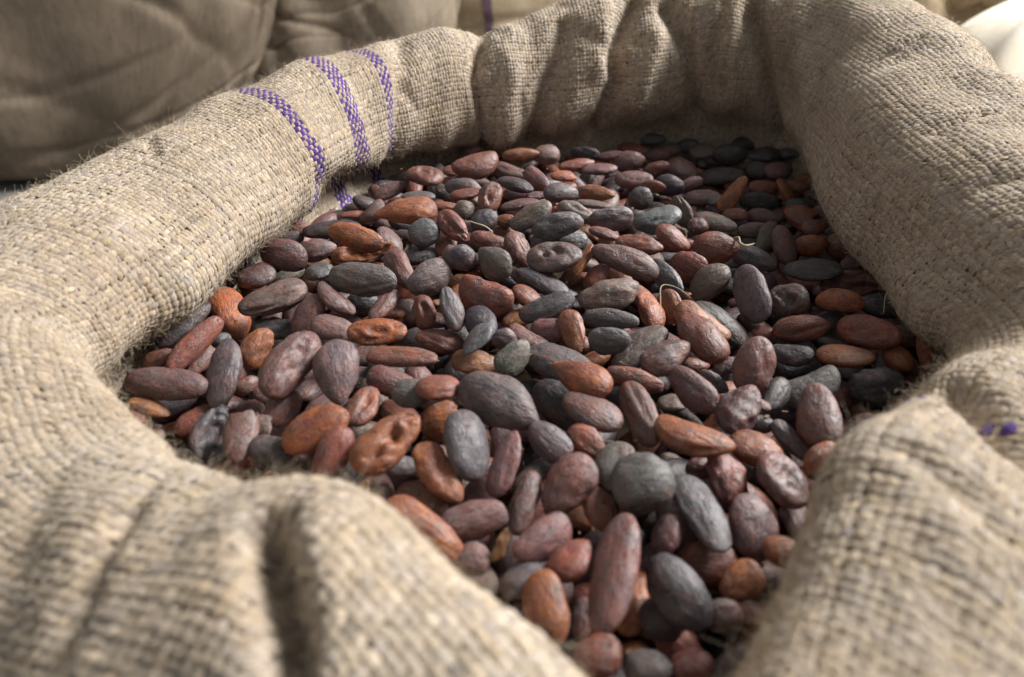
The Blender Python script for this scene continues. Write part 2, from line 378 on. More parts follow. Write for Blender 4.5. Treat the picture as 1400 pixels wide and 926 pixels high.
# loose fibres standing out of the cloth
def fibres(name, n, seed, lo, hi, rad, lift, parent, pts=7):
    r = np.random.default_rng(seed)
    u = r.uniform(0, ULEN, n); v = r.uniform(12, VLEN-6, n)
    X, Y, Z = project(smp(G, u, v)/1000)
    ok = (Z > .03) & (X > -90) & (X < 1490) & (Y > -90) & (Y < 1000); u, v = u[ok], v[ok]; n = len(u)
    L = r.uniform(lo, hi, n)*r.uniform(.4, 1, n); th = r.uniform(0, 2*math.pi, n); lf = np.abs(r.normal(lift, lift*.6, n))
    p = smp(G, u, v); nn = smp(N, u, v); tu = smp(G, u+1, v)-p; tu /= np.linalg.norm(tu, axis=1, keepdims=True)+1e-9
    tv = np.cross(nn, tu)
    d = tu*np.cos(th)[:, None]+tv*np.sin(th)[:, None]+nn*lf[:, None]
    curl = r.normal(0, 1.0, (n, 3)); out = np.empty((n, pts, 3)); q = p+nn*.35; out[:, 0] = q
    for k in range(1, pts):
        d = d+curl*.22+r.normal(0, .22, (n, 3))-nn*.10*lf[:, None]; d /= np.linalg.norm(d, axis=1, keepdims=True)
        q = q+d*(L/(pts-1))[:, None]; out[:, k] = q
    hc = bpy.data.hair_curves.new(name); hc.add_curves([pts]*n)
    hc.attributes['position'].data.foreach_set('vector', np.ascontiguousarray(local(out.reshape(-1, 3)), np.float32).ravel())
    ra = hc.attributes.get('radius') or hc.attributes.new('radius', 'FLOAT', 'POINT')
    rr = (rad*r.uniform(.6, 1.3, (n, 1))*np.linspace(1, .45, pts)[None]).ravel()/1000
    ra.data.foreach_set('value', np.ascontiguousarray(rr, np.float32))
    return obj(name, hc, M_FIB, parent, kind='stuff')
fibres('fuzz', 85000, 21, 2.5, 8, .036, .42, SACK)
fibres('loose_fibres', 4200, 22, 6, 17, .036, .7, SACK, 10)

# ------------------------------------------------------------------ cocoa beans
# traced from the photograph: x y length width angle colour shape layer
BEANS = """
581 241 51 42 -10 r c 1|532 261 48 20 25 m e 0|572 269 46 22 0 g e 0|555 290 88 41 5 o s 1|510 290 40 30 50 m k 0|482 294 36 15 5 r e 0
453 314 80 29 5 d l 0|487 325 82 34 -15 o e 1|407 312 30 19 0 r e 0|533 326 40 32 -50 t e 0|580 319 45 37 10 s e 1|575 350 50 38 10 d e -1
397 326 36 19 5 g e 0|435 343 50 30 15 t e 0|389 350 67 42 -15 m e 1|332 362 76 34 55 g w 0|312 352 66 24 55 r e -1|350 378 56 38 20 m w 0
435 372 38 31 20 s a 0|495 345 86 32 10 o f 0|547 368 60 35 -60 m w 0|496 381 94 46 -5 g w 2|374 409 100 52 20 t w 1|456 408 60 30 -45 m k 1
290 390 40 26 60 m e -1|587 380 64 42 25 g e 1|645 206 26 17 10 m e 0|650 226 66 34 15 r k 1|617 234 24 18 0 r e 0|632 257 50 27 -5 g e 0
637 266 44 25 10 r e 0|670 271 42 32 70 r c 1|695 235 56 24 -15 m e 0|705 253 50 28 -15 d e 1|730 240 54 22 140 m b 1|710 212 48 18 5 o e 0
747 212 38 29 0 m e 0|774 241 42 21 0 o b 1|767 264 48 28 0 g e 1|787 226 48 20 10 r e 0|819 232 49 29 5 m e 0|816 264 47 25 -10 o e 0
810 280 50 21 -8 t e 0|785 291 51 29 -20 t w 0|836 299 60 33 5 g w 1|867 246 53 26 0 m e 0|875 272 33 32 0 d e 0|860 221 42 27 10 m e 0
762 309 72 36 10 s a 1|725 295 66 32 30 t w 1|710 280 54 26 10 m e 0|734 268 32 17 5 m e 0|662 302 39 30 30 d e 1|636 288 30 27 10 t w 0
609 283 32 17 0 o e 0|619 310 53 32 -45 r c 1|610 335 36 29 60 r e 0|627 354 47 39 10 g a 2|675 357 52 41 -40 g s 2|667 330 51 25 -15 r w 0
709 342 54 33 -60 r e 0|755 352 71 50 5 t c 2|765 331 78 42 5 g e 0|742 387 78 35 -25 d e 0|796 357 72 21 57 o w 1|825 320 43 24 -20 m e 0
872 335 64 33 -8 r w 1|854 357 96 35 -22 m w 2|815 380 42 32 50 r e 0|831 404 85 46 18 t a 2|662 404 76 54 -20 r k 1|720 405 44 37 -40 r e 0
747 422 78 34 20 d l 1|710 378 38 18 -40 g e 0|616 422 65 30 -75 g w 1|885 420 68 37 -65 o w 0|897 300 69 44 15 s a 1|920 326 53 33 -35 r e 1
977 339 63 44 0 r e 1|941 366 54 45 -30 r e 0|970 387 64 45 45 t e 0|911 378 59 29 -50 s w 0|916 420 48 35 -70 o e 0|932 290 46 28 -65 t e 0
915 254 42 29 -10 d e 0|932 232 47 35 -25 m a 0|897 232 40 20 20 r e 0|985 241 65 28 5 d e 0|1002 267 57 23 55 o l 1|960 272 53 28 0 m e 0
1037 276 57 28 -5 d e 0|1045 257 42 22 0 r e 0|1074 262 38 28 -60 o e 0|1112 242 48 20 10 o e 0|1037 234 36 25 0 d e 0|1065 234 40 27 0 m e 0
1045 212 46 27 5 d e 0|1075 211 38 24 0 s e 0|997 212 47 29 0 d e 0|960 207 38 24 0 t e 0|917 206 28 17 0 t e 0|865 204 42 19 -10 r e 0
887 191 45 17 0 s e 0|940 200 32 19 0 d e 0|977 304 61 27 -15 t e 0|954 310 28 27 0 m e 0|1100 300 62 36 -25 o b 0|1111 312 32 24 0 r e 1
1030 315 46 21 0 t e 0|1042 297 46 23 -10 m e 0|1005 294 34 21 0 r e 0|1048 325 48 26 65 t w 0|1072 335 58 35 -75 m e 1|1032 354 64 33 -20 g w 0
1027 402 83 47 -70 g e 1|1111 369 81 41 0 d e 1|1107 335 46 28 0 o e 0|1150 335 44 37 0 r e 0|1145 318 34 26 0 d e 0|1167 359 40 26 30 m e 0
1077 411 59 49 0 t c 1|1169 387 99 36 5 r f 0|1147 412 67 35 -5 o e 1|1187 455 91 45 -15 r c 1|1094 450 79 39 5 r w 0|1156 487 80 47 -5 o e 1
1082 484 60 36 -10 d w 0|1210 419 72 36 -10 d e 0|1227 490 48 32 -45 o e 0|1242 512 62 38 -70 r f -1|1266 482 58 21 -80 o e 0|1031 500 82 54 75 m e 2
1109 530 86 51 25 s k 0|1120 567 85 57 -80 m e 2|1197 530 74 55 20 d a 0|1044 455 34 23 0 r e -1|988 445 101 45 -40 d e -1|1061 540 48 32 60 d e 0
961 462 83 52 -50 r e 2|960 442 86 46 -35 o k 1|834 437 75 29 -5 g l 1|832 466 57 38 0 s e 1|783 452 58 31 -70 o w 1|875 477 92 45 40 t w 0
910 487 68 46 25 m a 1|867 520 80 31 -15 r l 0|947 532 80 47 -45 m e 1|792 515 90 47 -25 o s 2|765 497 100 56 -20 g e 0|810 562 90 53 -30 m e 1
875 565 98 50 -65 m w 1|920 552 44 33 0 t e -1|945 597 112 58 -20 o k 2|1010 560 70 54 60 m a 1|1042 555 27 20 -20 m e 0|975 522 46 24 -35 g e 0
950 500 38 26 0 r e -1|992 502 40 25 25 m e 0|750 452 50 35 0 m e 0|1040 580 38 25 -10 d e 0|1082 602 74 29 -45 g l 0|305 512 91 47 82 g e 1
352 477 62 41 60 o w 1|395 500 102 60 52 m c 2|461 510 86 58 95 t s 2|267 470 100 33 45 r l 1|227 525 106 42 -5 m l 1|215 492 48 25 30 r e 0
250 445 92 32 40 d w 0|264 420 36 20 0 o e 0|315 427 72 50 -70 o e -1|280 487 68 28 50 m b 0|300 465 34 21 20 d w 0|202 557 58 26 -20 o e 0
266 575 62 36 30 r e -1|330 587 94 46 80 m b 1|290 590 82 42 65 d f 0|387 557 58 43 60 m e 0|360 585 48 36 0 t b 0|429 587 95 56 28 o e 2
455 622 88 50 65 r e 1|375 620 74 48 -20 d e 0|377 449 68 34 0 d w -1|457 450 64 39 -15 m e 0|420 432 62 39 60 m e 0|337 527 36 24 30 m e -1
516 454 82 45 5 o c 1|550 489 121 33 -2 r l 1|597 530 60 54 0 r e 2|535 522 72 42 -20 m w 0|562 537 52 45 0 g e 1|580 427 48 35 -80 r c 0
600 466 68 38 -10 r w -1|652 465 56 33 50 s s 2|657 445 50 43 -60 d e 0|647 496 62 43 -10 o w 0|702 491 56 43 50 k e 1|720 464 58 34 -25 m k 0
689 464 34 29 0 g e 0|682 549 113 72 -28 g e 2|531 604 112 68 42 o c 2|497 555 60 41 60 r c 0|637 607 97 64 -80 s e 2|597 645 92 50 -52 o a 1
610 575 72 52 20 o b -1|690 637 94 41 72 m w 1|750 604 68 45 -42 g e 1|717 687 92 37 75 m w 0|777 665 98 58 55 m w 1|647 712 98 50 18 m l 1
575 727 126 60 -35 o w 1|742 737 92 53 32 m e 1|645 765 50 46 0 m e 0|780 767 70 58 45 r e 1|717 796 72 57 20 g e 0|747 828 100 62 -75 o e 1
839 786 166 73 78 m l 2|927 808 120 72 -55 d e 1|865 821 92 52 80 o e -1|905 846 62 60 0 d e -1|817 896 68 60 0 r e 1|885 914 64 54 0 g e 0
945 911 60 52 0 r e 0|990 843 52 46 0 m e 0|1015 796 64 48 35 o e 0|1067 753 50 42 0 o e 0|967 771 82 60 0 r e -1|914 730 60 43 70 m e 0
960 700 118 56 -60 s w 1|1027 720 98 66 -80 m e 0|1069 655 90 66 -60 m c 1|1125 630 60 49 50 o e 1|1035 615 78 55 -25 o e 0|993 657 86 50 -65 r a 0
957 642 40 30 0 m e 0|880 660 86 80 0 k e 2|840 637 67 50 80 k e 1|820 695 64 43 -70 r e 0|800 605 62 45 -40 r e 0|765 555 92 57 -40 d e -1
1172 595 64 46 35 d e 0|797 846 54 34 80 m e -1|550 637 44 33 0 g e -1|575 685 72 52 -20 r e -1|655 675 54 42 40 m e -1|707 437 44 24 20 o e -1
550 402 44 40 0 r e -1|535 426 38 27 0 o e -1|525 417 52 25 50 m e 0|497 415 44 38 0 d e -1|690 302 30 18 0 o e 0|690 317 32 18 0 r e -1
835 214 42 20 5 m e 0|800 210 40 20 -10 d e 0|900 213 34 18 0 m e 0|1020 196 38 18 0 d e 0|1090 255 40 22 0 r e 0|1122 268 40 22 -10 d e 0
1060 300 34 20 20 d e -1|1128 290 34 24 0 m e 0|985 275 36 22 0 g e 0|945 252 34 20 20 m e 0|1090 282 34 22 0 d e 0|890 256 34 18 0 r e 0
1130 352 40 26 -20 t e -1|1195 400 44 26 10 d e -1|1215 455 52 30 -20 m e -1|1130 440 46 30 20 d e -1|1240 460 44 26 -40 r e -1|1190 580 44 34 -20 m e 0
1150 545 50 34 10 r e -1|1060 620 46 36 -30 d e -1|1100 660 50 38 -50 r e -1|1090 710 54 42 -70 m e -1|850 740 60 44 20 d e -1|890 770 60 46 60 m e -1
"""
CLS = {  # name for labels, shell colour, dusty coat
 'g': ('grey', (.152, .112, .108), (.112, .097, .104)), 's': ('slate grey', (.112, .102, .106), (.134, .126, .132)),
 'd': ('charcoal', (.060, .052, .054), (.075, .064, .066)), 'm': ('mauve brown', (.205, .088, .075), (.150, .092, .092)),
 'r': ('reddish brown', (.255, .080, .048), (.185, .076, .058)), 'o': ('rust orange', (.375, .125, .042), (.240, .085, .045)),
 't': ('taupe', (.190, .122, .098), (.150, .118, .105)), 'k': ('greenish grey', (.128, .120, .108), (.150, .143, .130)),
}
SHW = {'e': 'smooth oval', 'l': 'long slender', 'w': 'wrinkled', 'c': 'sunken', 'k': 'curved', 's': 'pointed', 'a': 'lumpy', 'f': 'split hollow', 'b': 'broken'}
def sphere_dirs(nr, ns):
    s = np.linspace(0, math.pi, nr+2)[1:-1]; p = np.arange(ns)*2*math.pi/ns
    s_, p_ = np.meshgrid(s, p, indexing='ij')
    s_ = np.concatenate([[0], s_.ravel(), [math.pi]]); p_ = np.concatenate([[0], p_.ravel(), [0]])
    q = grid_faces(ns, nr, True)  # index as (seg, ring)
    i = q // nr; j = q % nr; q = 1+j*ns+i
    k = np.arange(ns); k2 = (k+1) % ns
    tr = np.concatenate([np.stack([0*k, 1+k, 1+k2], -1), np.stack([0*k+1+nr*ns, 1+(nr-1)*ns+k2, 1+(nr-1)*ns+k], -1)])
    return s_, p_, q[:, ::-1], tr
SPH = {'hi': sphere_dirs(34, 34), 'lo': sphere_dirs(10, 11)}
def bean_shape(r, L, W, Th, shp, res='hi'):
    """vertices (m), long axis x, width y, thickness z (up)"""
    s, p, q, t = SPH[res]
    cx = np.cos(s); sn = np.sin(s)
    e = {'l': .62, 'k': .75, 'w': .85, 'a': .9, 'c': .85, 's': .95}.get(shp, r.uniform(.80, .98))
    rad = sn**e; tap = {'s': .34}.get(shp, r.uniform(-.16, .16)); rad = rad*(1+tap*cx)
    if shp == 's': rad *= np.where(cx < 0, 1-.22*cx**2, 1)
    x = cx.copy(); y = rad*np.cos(p); z = rad*np.sin(p)
    d = np.stack([cx*1.3, y, z], -1)
    n1 = Noise(r, 8, 1.3)(d); n2 = Noise(r, 10, 3.2)(d); n3 = Noise(r, 12, 7.0)(d)
    am = {'a': .13, 'w': .10, 'c': .07, 'f': .08}.get(shp, .055)
    rg = np.exp(-(Noise(r, 8, 2.6)(d*np.array([.55, 1, 1]))/.16)**2); rg2 = np.exp(-(Noise(r, 9, 5.0)(d*np.array([.6, 1, 1]))/.18)**2)
    wk = r.uniform(.4, 1.4) if shp in 'els' else r.uniform(.8, 1.8)
    rr = 1+am*n1+am*.42*n2+am*.22*n3-wk*(.045*rg+.022*rg2)
    if shp in 'wc' or r.uniform() < .8:                       # lengthwise wrinkles
        for _ in range(int(r.integers(2, 6)) if shp == 'w' else int(r.integers(2, 5))):
            p0 = r.uniform(0, 2*math.pi); wd = r.uniform(.10, .24); bn = r.normal(0, .35)
            dp = (p-p0-bn*cx-.12*np.sin(3.1*cx+p0)+math.pi) % (2*math.pi)-math.pi
            a = r.uniform(.09, .20) if shp == 'w' else r.uniform(.04, .12)
            rr -= a*np.exp(-(dp/wd)**2)*np.clip(1-(cx-r.normal(0, .25))**2*1.1, 0, 1)
    y = y*rr; z = z*rr; x = x*(1+.03*n1)
    if shp == 'a': f = np.tanh(2.2*(Noise(r, 4, 1.6)(d))); y *= 1+.10*f; z *= 1-.08*f
    flat = r.uniform(.0, .25); z = np.where(z < 0, z*(1-flat), z)
    bend = {'k': .42}.get(shp, r.normal(0, .07)); y = y+bend*(x**2-.4)
    z = z+r.normal(0, .06)*(x**2-.4)
    if shp == 'b':                                             # snapped open end with a hollow
        cut = .42+.10*n2; o_ = x > cut; rd = np.sqrt(y*y+z*z); x = np.where(o_, cut-.5*np.clip(1-(rd/.62)**2, 0, 1), x)
    if shp in 'cf':                                            # collapsed face with a raised rim
        depth = {'c': r.uniform(.32, .55), 'f': 1.05}[shp]; ax, ay = {'c': (r.uniform(.5, .68), r.uniform(.26, .46)), 'f': (.82, .74)}[shp]
        ox, oy = r.normal(0, .06), r.normal(0, .06)
        rad2 = (((x-ox)/ax)**2+((y-oy+.18*np.sin(3*x+ox*40))/ay)**2)*np.clip(1+.75*n2+.35*n3, .3, 2.2); mk = np.exp(-rad2**2*1.3)*(z > 0)
        z = z-depth*mk*(1+.6*n2+.3*n3)+.05*np.exp(-((np.sqrt(rad2)-1.15)/.22)**2)*(z > 0)
        if shp == 'f': x = x*(1-.06*mk); z = z+.12*(x**2)
    if r.uniform() < .5:                                       # pinched stalk end
        k = np.exp(-((1-cx)/.06)); x = x+r.uniform(.06, .14)*k
    return np.stack([x*L/2, y*W/2, z*Th/2], -1), q, t
def bean_attrs(r, V, cl):
    nm, c0, c1 = CLS[cl]; v = r.normal(1, .13); j = r.normal(1, .05, 3)
    c0 = np.array(c0)*v*j; c1 = np.array(c1)*r.normal(1, .12)*j*.92
    n = len(V); return {'col': np.tile(np.append(c0, 1), (n, 1)), 'dust': np.tile(np.append(c1, 1), (n, 1)), 'bco': V*1000+r.uniform(-500, 500, 3)}
def heap(x, y):                                                # height of the bean heap (m)
    return .018*np.exp(-((x+.01)/.10)**2-((y-.34)/.11)**2)-.010*np.exp(-((x-.14)/.07)**2-((y-.42)/.12)**2) \
        -.006*np.exp(-((x-.03)/.05)**2-((y-.09)/.05)**2)
def on_heap(px, py, dz):
    p = at(px, py, dz)
    for _ in range(6): p = at(px, py, float(heap(p[0], p[1]))+dz)
    return p
B = []
for tok in BEANS.replace('\n', '|').split('|'):
    f = tok.split()
    if len(f) == 8: B.append(dict(px=float(f[0]), py=float(f[1]), L=float(f[2]), W=float(f[3]), a=float(f[4]), c=f[5], s=f[6], l=int(f[7])))
rb = np.random.default_rng(42)
for b in B:
    b['t'] = np.linalg.norm(on_heap(b['px'], b['py'], {2: .0055, 1: .002, 0: -.002, -1: -.0075}[b['l']])-CAM)
    b['d'] = ray(b['px'], b['py']); b['d'] /= np.linalg.norm(b['d'])
    b['t0'] = b['t']; b['tilt'] = rb.uniform(.42, .68); b['jn'] = rb.normal(0, .10, 3); b['th'] = rb.uniform(.46, .70)
def frame(b):
    c = CAM+b['d']*b['t']; n = (1-b['tilt'])*np.array([0, 0, 1.])-b['tilt']*b['d']+b['jn']; n /= np.linalg.norm(n)
    an = math.radians(b['a']); ca, sa = math.cos(an), math.sin(an)
    def hit(px, py):
        d = ray(px, py); return CAM+d*(((c-CAM)@n)/(d@n))
    e0 = hit(b['px']-ca*b['L']/2, b['py']+sa*b['L']/2); e1 = hit(b['px']+ca*b['L']/2, b['py']-sa*b['L']/2)
    x = e1-e0; L = np.linalg.norm(x); x /= L; y = np.cross(n, x)
    s0 = (c-CAM)@FWD/FPX; Wd = b['W']*s0*1.02; L = max(min(L, Wd*2.9, b['L']*s0*1.42), Wd*1.02)
    return c, x, y, n, L, Wd
# settle: slide beans along their sight lines until they no longer run into each other
def chain(b):
    c, x, y, n, L, Wd = frame(b); h = Wd*(.5+.5*b['th'])/2; k = max(0, L/2-h*.95)
    return np.array([c-x*k, c-x*k/2, c, c+x*k/2, c+x*k]), np.array([h*.82, h*.95, h, h*.95, h*.82])
for it in range(26):
    C = [chain(b) for b in B]; P0 = np.array([c[0] for c in C]); R0 = np.array([c[1] for c in C])
    cen = P0[:, 2]; dt = np.zeros(len(B))
    D2 = np.linalg.norm(cen[:, None]-cen[None], axis=2)
    for i, j in zip(*np.where((D2 < .032) & (np.arange(len(B))[:, None] < np.arange(len(B))[None]))):
        dd = np.linalg.norm(P0[i][:, None]-P0[j][None], axis=2)-(R0[i][:, None]+R0[j][None])*.93
        pen = -dd.min()
        if pen > 0:
            up, lo = (i, j) if (B[i]['l'], B[i]['py']) > (B[j]['l'], B[j]['py']) else (j, i)
            dt[up] -= pen*.16; dt[lo] += pen*.30
    for b, d in zip(B, dt): b['t'] = float(np.clip(b['t']+np.clip(d, -.0016, .0022), b['t0']-.006, b['t0']+.014))
# labels
def zone(px, py):
    if py < 262: v = 'at the back of the heap'
    elif py < 420: v = 'behind the middle of the heap'
    elif py < 600: v = 'in the middle of the heap'
    elif py < 740: v = 'in front of the middle'
    else: v = 'at the front of the heap'
    if px < 330: h = 'far left'
    elif px < 560: h = 'left'
    elif px < 800: h = 'centre'
    elif px < 1030: h = 'right of centre'
    else: h = 'right'
    return v, h
for b in B:
    nm = CLS[b['c']][0]; c, x, y, n, L, Wd = frame(b)
    b['size'] = 'large ' if L*Wd > .023*.0135 else ('small ' if L*Wd < .0145*.0085 else '')
    b['desc'] = f"{b['size']}{nm} {SHW[b['s']]}"
used = {}
def rel(b, o):
    dx, dy = o['px']-b['px'], o['py']-b['py']
    if abs(dx) > abs(dy): return 'left of' if dx > 0 else 'right of'
    return 'behind' if dy > 0 else 'in front of'
def nearest(b, k):
    return sorted((o for o in B if o is not b and o['l'] >= 0), key=lambda o: math.hypot(o['px']-b['px'], o['py']-b['py']))[:k]
for b in B:
    v, h = zone(b['px'], b['py']); cand = []
    for o in nearest(b, 8):
        cand.append(f"{b['desc']} bean {rel(b, o)} a {o['desc']} one, {h}")
    for o in nearest(b, 8):
        cand.append(f"{b['desc']} bean {rel(b, o)} a {CLS[o['c']][0]} one, {v}, {h}")
    cand = [c for c in cand if len(c.replace(',', '').split()) <= 16]
    if not any(c not in used for c in cand):
        short = f"{b['size']}{CLS[b['c']][0]} bean"; n2 = nearest(b, 5)
        cand = [f"{short} {rel(b, o)} a {CLS[o['c']][0]} one, {rel(b, p)} a {CLS[p['c']][0]} one" for o in n2 for p in n2 if o is not p]
    cand = [c for c in cand if len(c.replace(',', '').split()) <= 16]
    for c in cand:
        if c not in used and len(c.replace(',', '').split()) <= 16: break
    used[c] = 1; b['label'] = c[0].upper()*0+c
# which beans show largest: all traced ones are individuals
for k, b in enumerate(B):
    c, x, y, n, L, Wd = frame(b); r = np.random.default_rng(1000+k)
    Th = Wd*b['th']*(.75 if b['s'] == 'f' else 1)
    V, q, t = bean_shape(r, L, Wd, Th, b['s'])
    at_ = bean_attrs(r, V, b['c'])
    roll = r.normal(0, .25) if b['s'] in 'cf' else r.uniform(-.6, .6)
    yy = y*math.cos(roll)+n*math.sin(roll); zz = np.cross(x, yy)
    Rm = np.stack([x, yy, zz], 1)
    me = mesh_np('cocoa_bean', (V*(.8 if False else 1))@Rm.T, q, t, attrs=at_)
    obj('cocoa_bean', me, M_BEAN, label=b['label'], cat='cocoa bean', group='cocoa beans heaped in the open sack', loc=tuple(c))
# deeper beans of the heap, seen only through the gaps
hole = np.array([(s[0], s[1]) for s in ST], float)/1000
def inside(x, y):
    r = False; j = len(hole)-1
    for i in range(len(hole)):
        if (hole[i, 1] > y) != (hole[j, 1] > y) and x < (hole[j, 0]-hole[i, 0])*(y-hole[i, 1])/(hole[j, 1]-hole[i, 1])+hole[i, 0]: r = not r
        j = i
    return r
rf = np.random.default_rng(77); VS, QS, TS, AS = [], [], [], {'col': [], 'dust': [], 'bco': []}; off = 0
for lay, (dz, gap) in enumerate(((-.0155, .0125), (-.0245, .0135), (-.034, .015))):
    pts = []
    for _ in range(9000):
        x, y = rf.uniform(-.16, .21), rf.uniform(.03, .53)
        if not inside(x, y): continue
        if any((x-a)**2+(y-b_)**2 < gap*gap for a, b_ in pts): continue
        pts.append((x, y))
    for x, y in pts:
        L = rf.uniform(.018, .025); Wd = rf.uniform(.010, .013); V, q, t = bean_shape(rf, L, Wd, Wd*rf.uniform(.65, .85), 'eelwa'[rf.integers(5)], 'lo')
        A = bean_attrs(rf, V, 'grdmotmd'[rf.integers(8)])
        an = rf.uniform(0, 6.28); el = rf.normal(0, .35); ax = np.array([math.cos(an)*math.cos(el), math.sin(an)*math.cos(el), math.sin(el)])
        up = np.array([0, 0, 1.])+rf.normal(0, .3, 3); yv2 = np.cross(up, ax); yv2 /= np.linalg.norm(yv2); zv = np.cross(ax, yv2)
        VS.append(V@np.stack([ax, yv2, zv], 1).T+np.array([x, y, float(heap(x, y))+dz+rf.normal(0, .0012)]))
        QS.append(q+off); TS.append(t+off); off += len(V)
        for k_ in AS: AS[k_].append(A[k_])
me = mesh_np('deeper_cocoa_beans', np.concatenate(VS), np.concatenate(QS), np.concatenate(TS), attrs={k_: np.concatenate(a_) for k_, a_ in AS.items()})
obj('deeper_cocoa_beans', me, M_BEAN, label='dark mass of cocoa beans lying deeper in the sack between the upper ones', cat='cocoa beans', kind='stuff')

# ------------------------------------------------------------------ scraps lying on the beans
def tube_mesh(name, pts, rad):
    pts = np.asarray(pts, float); n = len(pts); tg = np.gradient(pts, axis=0); tg /= np.linalg.norm(tg, axis=1, keepdims=True)
    a = np.cross(tg, [0, 0, 1.]); a /= np.linalg.norm(a, axis=1, keepdims=True)+1e-9; c = np.cross(tg, a)
    k = np.arange(6)*math.pi/3; rr = np.asarray(rad)*np.ones(n)
    V = pts[:, None]+rr[:, None, None]*(a[:, None]*np.cos(k)[None, :, None]+c[:, None]*np.sin(k)[None, :, None])
    F = grid_faces(6, n, True); i = F // n; j = F % n; F = j*6+i
    return mesh_np(name, V.reshape(-1, 3), F)
def strand(name, pix, dz, rad, label, cat, m=None):
    P_ = np.array([on_heap(x, y, z) for (x, y), z in zip(pix, dz)])
    tt_ = np.linspace(0, len(P_)-1.001, 26); P_ = catmull(P_, tt_, False); o0 = P_.mean(0)
    r = rad*np.interp(np.linspace(0, 1, 26), [0, .1, .9, 1], [.4, 1, 1, .3])
    obj(name, tube_mesh(name, P_-o0, r), m or M_FIB, label=label, cat=cat, loc=tuple(o0))
strand('fibre_strand', [(904, 432), (903, 410), (904, 392), (915, 390), (932, 397), (945, 408)], [.010, .013, .014, .013, .011, .008], .00013,
       'thin pale bent fibre standing over a rust orange bean, right of centre', 'fibre')
strand('fibre_strand', [(1208, 430), (1210, 408), (1216, 394)], [.006, .012, .014], .00014, 'pale upright fibre beside the right rim', 'fibre')
strand('husk_curl', [(1002, 326), (1010, 325), (1012, 332), (1020, 336), (1032, 333)], [.007, .009, .008, .008, .007], .0005,
       'curled pale husk scrap below a long grey bean at the right', 'husk scrap')
strand('stem_scrap', [(640, 302), (652, 306), (664, 310), (674, 318)], [.009, .012, .012, .010], .00028, 'thin brown stem arched over a charcoal bean at centre', 'stem')
M_HUSK = mat_plain('husk', (.20, .10, .055), (.42, .26, .15), 300, .7, .6, .0008)
def husk(px, py, size, ang, label, seed):
    r = np.random.default_rng(seed); c = on_heap(px, py, .002); V, q, t = bean_shape(r, size, size*.34, size*.16, 'f')
    a = math.radians(ang); x = math.cos(a)*RGT+math.sin(a)*UPV; z = -FWD*.8+np.array([0, 0, .4]); z -= x*(z@x); z /= np.linalg.norm(z); y = np.cross(z, x)
    V[:, 1] += .05*size*np.sin(V[:, 0]/size*9); V += size*.05*np.stack([Noise(r, 8, 600)(V) for _ in range(3)], -1)
    obj('husk_scrap', mesh_np('husk_scrap', V@np.stack([x, y, z], 1).T, q, t), M_HUSK, label=label, cat='husk scrap', loc=tuple(c))
husk(683, 750, .010, 75, 'tan torn husk scrap standing between beans near the front rim', 5)
husk(497, 672, .008, 80, 'pale torn husk scrap wedged against the front left rim', 6)

rk = np.random.default_rng(91); VS, TS = [], []                 # crumbs of shell and dust between the beans
for k in range(420):
    x, y = rk.uniform(-.15, .19), rk.uniform(.05, .5)
    if not inside(x, y): continue
    r_ = rk.uniform(.0004, .0013); v = rk.normal(size=(4, 3)); v /= np.linalg.norm(v, axis=1, keepdims=True)
    c = np.array([x, y, float(heap(x, y))+rk.uniform(-.008, .001)]); n0 = 4*len(VS); VS.append(c+v*r_*np.array([1, 1, .5])); TS.append(np.array([[0, 1, 2], [0, 2, 3], [0, 3, 1], [1, 3, 2]])+n0)
obj('shell_crumbs', mesh_np('shell_crumbs', np.concatenate(VS), None, np.concatenate(TS), smooth=False), M_HUSK,
    label='tiny brown crumbs of shell scattered between the cocoa beans', cat='crumbs', kind='stuff')

